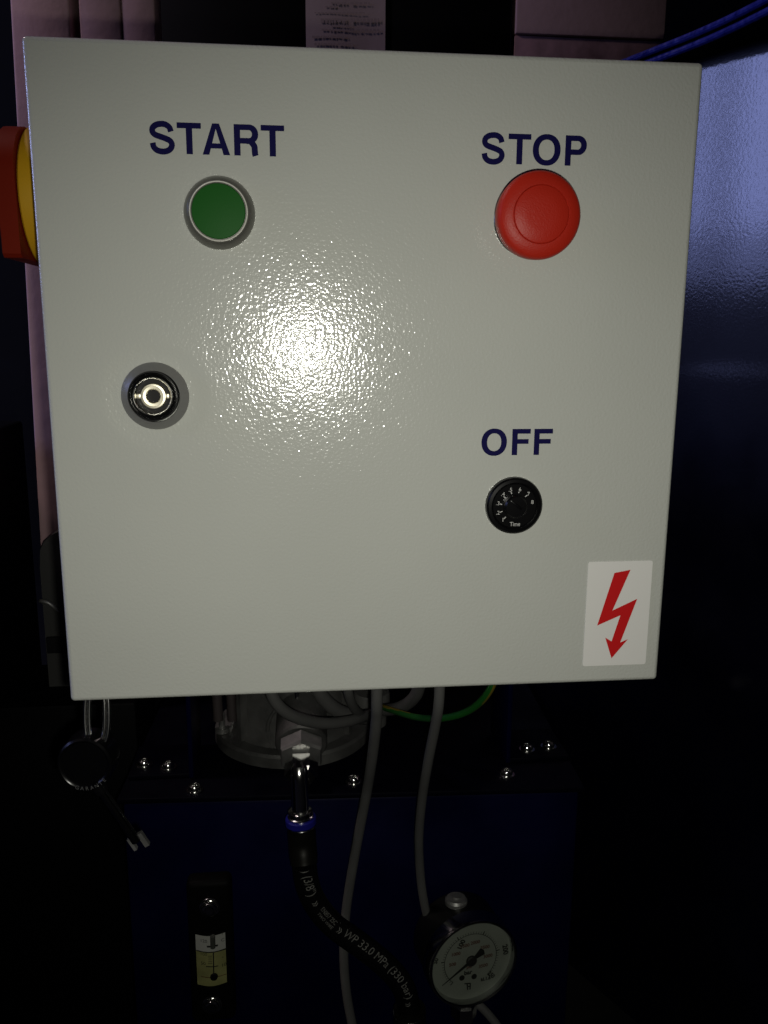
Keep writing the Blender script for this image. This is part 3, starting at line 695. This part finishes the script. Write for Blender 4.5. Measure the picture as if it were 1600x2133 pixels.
obj('oil', curved(B(), w0.x, w1.x, zb2, zm_ - 0.0003, -0.0006), M_oil, og, label='yellow oil in the sight window')
obj('window_lip', box(B(), (w0.x - 0.0015, YO - 0.0012, zb2 - 0.002), (w1.x + 0.0015, YO - 0.0002, zb2 - 0.0003), 0.0002), M_black, og)
bm = B(); wy = lambda x: YO - 0.0009 - 0.0035 * math.sin(PI * max(0, min(1, (x - w0.x) / (w1.x - w0.x))))
fn = lambda u, v: Vector((u, wy(u) - 0.0003, v))
def zo(x, y): return at(400 + x * 0.075, 1900 + y * 0.075, 1, YO - 0.004)
def ln(x0, y0, x1, y1, w):
    a, b = zo(x0, y0), zo(x1, y1); n = 5
    strip(bm, fn, [(a.x + (b.x - a.x) * k / n, a.z + (b.z - a.z) * k / n) for k in range(n + 1)], w)
ln(120, 1125, 950, 1085, 0.0010); ln(390, 1505, 730, 1500, 0.0009); ln(415, 950, 720, 930, 0.0017)
for k in range(5): ln(450, 1210 + k * 52, 560, 1208 + k * 52, 0.0005)
ln(595, 1120, 605, 1720, 0.0010)
for s, x, y in (('120', 320, 810), ('F', 850, 625), ('C', 850, 820), ('100', 320, 1180), ('50', 310, 1440), ('10', 880, 1510), ('\u00b0', 850, 1330)):
    p = zo(x, y); put_text(bm, s, 0.0042, lambda u, v: fn(p.x + u, p.z + v))
obj('scale', bm, M_dialink, og, smooth=False)
bm = B(); ln(240, 1820, 950, 1785, 0.0006); obj('red_line', bm, M_dialred, og, smooth=False)
a, b = zo(575, 640), zo(585, 960)
obj('thermometer', tube(B(), [Vector((a.x, wy(a.x) - 0.0008, a.z)), Vector((b.x, wy(b.x) - 0.0008, b.z))], 0.0022, 12), mat('thermo', (0.06, 0.065, 0.055), 0.2), og)
p = zo(612, 1790); obj('thermometer_bulb', lathe(B(), (p.x, wy(p.x), p.z), (0, -1, 0), [(0.0034, -0.0005), (0.0030, 0.0012), (0, 0.0018)], 20), M_black, og)
for px, py in ((436, 1895), (441, 2098)):
    p = at(px, py, 1, YO - 0.004)
    bt = obj('bolt', lathe(B(), (p.x, YO - 0.0001, p.z), (0, -1, 0), [(0.0080, 0), (0.0080, 0.001), (0.0062, 0.001), (0.0062, 0.0044), (0.0058, 0.0052), (0.0050, 0.0056), (0.0038, 0.0056)], 32, caps=False), M_steel, og)
    obj('hex_socket', lathe(B(), (p.x, YO - 0.0001, p.z), (0, -1, 0), [(0.0038, 0.0058), (0.0034, 0.0057), (0.0033, 0.0030), (0, 0.0028)], 6), M_steel, bt)
    rimp = [Vector((p.x + 0.0078 * math.cos(g), YO - 0.0012, p.z + 0.0078 * math.sin(g))) for g in [2 * PI * k / 40 for k in range(40)]]
    obj('washer_rim', tube(B(), rimp, 0.0009, 8, closed=True), M_steel, bt)

# ------------------------------------------------------------------ pressure gauge
GC = at(982.3, 2000, 1, 0.2)
GN = Vector((0.197, -0.979, 0.03)).normalized()
ga = thing('pressure_gauge', 'round pressure gauge with black needle in a chrome bezel lower right', 'pressure gauge', (GC.x, 0.2, GC.z - 0.05))
GA = Vector((0, 0, 1)).cross(GN).normalized(); GU = GN.cross(GA).normalized()
if GA.x < 0: GA = -GA
RD = 0.0355; KG = 0.8875
def sc_(p): return [(a * KG, b * KG) for a, b in p]
def gd(u, v, h=0.0): return GC + GA * u + GU * v + GN * h
dial = obj('dial', lathe(B(), GC, GN, [(RD * 1.02, -0.0005), (RD * 1.02, 0), (0, 0)], 72, caps=False), M_dial, ga, smooth=False)
bz = obj('bezel', lathe(B(), GC, GN, sc_([(0.0430, -0.012), (0.0444, -0.010), (0.0444, 0.004), (0.0437, 0.0062), (0.0424, 0.0068), (0.0412, 0.0060), (0.0402, 0.0035), (0.0402, -0.001)]), 96, caps=False), mat('gauge_chrome', (0.55, 0.55, 0.55), 0.15, metal=1.0), ga)
obj('glass', lathe(B(), GC, GN, sc_([(0.0404, 0.0032), (0, 0.0032)]), 72, caps=False), M_glass, bz, smooth=False)
obj('case', lathe(B(), GC, GN, sc_([(0.0425, -0.0115), (0.0425, -0.042), (0.0410, -0.045), (0.02, -0.046)]), 72), mat('gauge_case', (0.05, 0.05, 0.048), 0.35, metal=0.9), ga)
pp = at(970, 1890, 1, 0.225)
obj('filler_plug', lathe(B(), GC - GN * 0.025 + GU * 0.0368 - GA * 0.004, GU, [(0.0095, 0), (0.0095, 0.003), (0.0080, 0.0050), (0.004, 0.0055), (0.0036, 0.007), (0, 0.007)], 32), M_zinc, ga)
obj('stem', lathe(B(), GC - GU * 0.0375 - GN * 0.014, -GU, [(0.009, 0), (0.009, 0.014), (0.011, 0.014), (0.011, 0.026), (0.007, 0.028), (0.007, 0.06)], 6), M_steel, ga)
def gz(x, y):                                # pixel of the enlarged dial -> dial coordinates
    d_ = ray(860 + x * 0.15, 1850 + y * 0.15); k = (GC - CAM).dot(GN) / d_.dot(GN); q = CAM + d_ * k - GC
    return q.dot(GA), q.dot(GU)
bm = B(); n0 = lambda u, v: gd(u, v, 0.0004)
N_ = 48
cu, cv = gz(800, 990)
ang0, ang1 = math.radians(228), math.radians(-48)
ring = [(cu + 0.02325 * math.cos(g), cv + 0.02325 * math.sin(g)) for g in [ang0 + (ang1 - ang0) * k / N_ for k in range(N_ + 1)]]
strip(bm, n0, ring, 0.0005)
for k in range(51):
    g = ang0 + (ang1 - ang0) * k / 50; L = 0.0032 if k % 10 == 0 else 0.0021
    strip(bm, n0, [(cu + 0.02325 * math.cos(g), cv + 0.02325 * math.sin(g)), (cu + (0.02325 + L) * math.cos(g), cv + (0.02325 + L) * math.sin(g))], 0.0009 if k % 10 == 0 else 0.0004)
obj('scale_ring', bm, M_dialink, dial, smooth=False)
for s, x, y, size, tw in (('100', 672, 785, 0.0062, 62), ('200', 1280, 850, 0.0064, -82), ('250', 1085, 1200, 0.0050, -50), ('50', 320, 1010, 0.0050, 70), ('bar', 765, 1170, 0.0054, 0), ('kl.1.6', 1010, 1255, 0.0042, 0)):
    u0, v0 = gz(x, y); ct, st_ = math.cos(math.radians(tw)), math.sin(math.radians(tw))
    bm = B(); put_text(bm, s, size, lambda u, v: n0(u0 + u * ct - v * st_, v0 + u * st_ + v * ct), bold=0.00022)
    obj('numeral', bm, M_dialink, dial, smooth=False)
bm = B()
for line in (((715, 1325), (800, 1318)), ((752, 1330), (760, 1410)), ((796, 1320), (792, 1405)), ((792, 1360), (765, 1362))):
    strip(bm, n0, [gz(*p) for p in line], 0.0011)
obj('maker_mark', bm, M_dialink, dial, smooth=False)
for s, x, y in (('500', 550, 1060), ('1000', 595, 915), ('1500', 720, 800), ('2000', 865, 752), ('2500', 1000, 818), ('3000', 1040, 940), ('3500', 975, 1075), ('psi', 780, 1090)):
    u0, v0 = gz(x, y); bm = B(); put_text(bm, s, 0.0042, lambda u, v: n0(u0 + u, v0 + v), bold=0.00012)
    obj('red_numeral', bm, M_dialred, dial, smooth=False)
for x, y in ((680, 1245), (850, 1225)):
    u0, v0 = gz(x, y); obj('dial_mark', lathe(B(), gd(u0, v0, 0.0001), GN, [(0.0024, 0), (0.0024, 0.0004), (0, 0.0004)], 18), M_dialink, dial, smooth=False)
tip, hub, tail = Vector(gz(400, 1340)), Vector(gz(805, 995)), Vector(gz(960, 860))
dv = (hub - tip).normalized(); nv = Vector((-dv.y, dv.x))
bm = B(); P2 = [tip, hub - dv * 0.006 + nv * 0.0011, hub + dv * 0.004 + nv * 0.0014, tail + nv * 0.0036, tail + dv * 0.0014, tail - nv * 0.0036, hub + dv * 0.004 - nv * 0.0014, hub - dv * 0.006 - nv * 0.0011]
prism(bm, [gd(p.x, p.y, 0.0012) for p in P2], GN * 0.0006)
lathe(bm, gd(hub.x, hub.y, 0.0010), GN, [(0.0046, 0), (0.0046, 0.0014), (0.0036, 0.0020), (0, 0.0020)], 24)
obj('needle', bm, M_dialink, dial, smooth=False)

# ------------------------------------------------------------------ render settings
S.cycles.use_denoising = True
S.cycles.caustics_reflective = True
S.cycles.blur_glossy = 0.3
S.cycles.max_bounces = 6
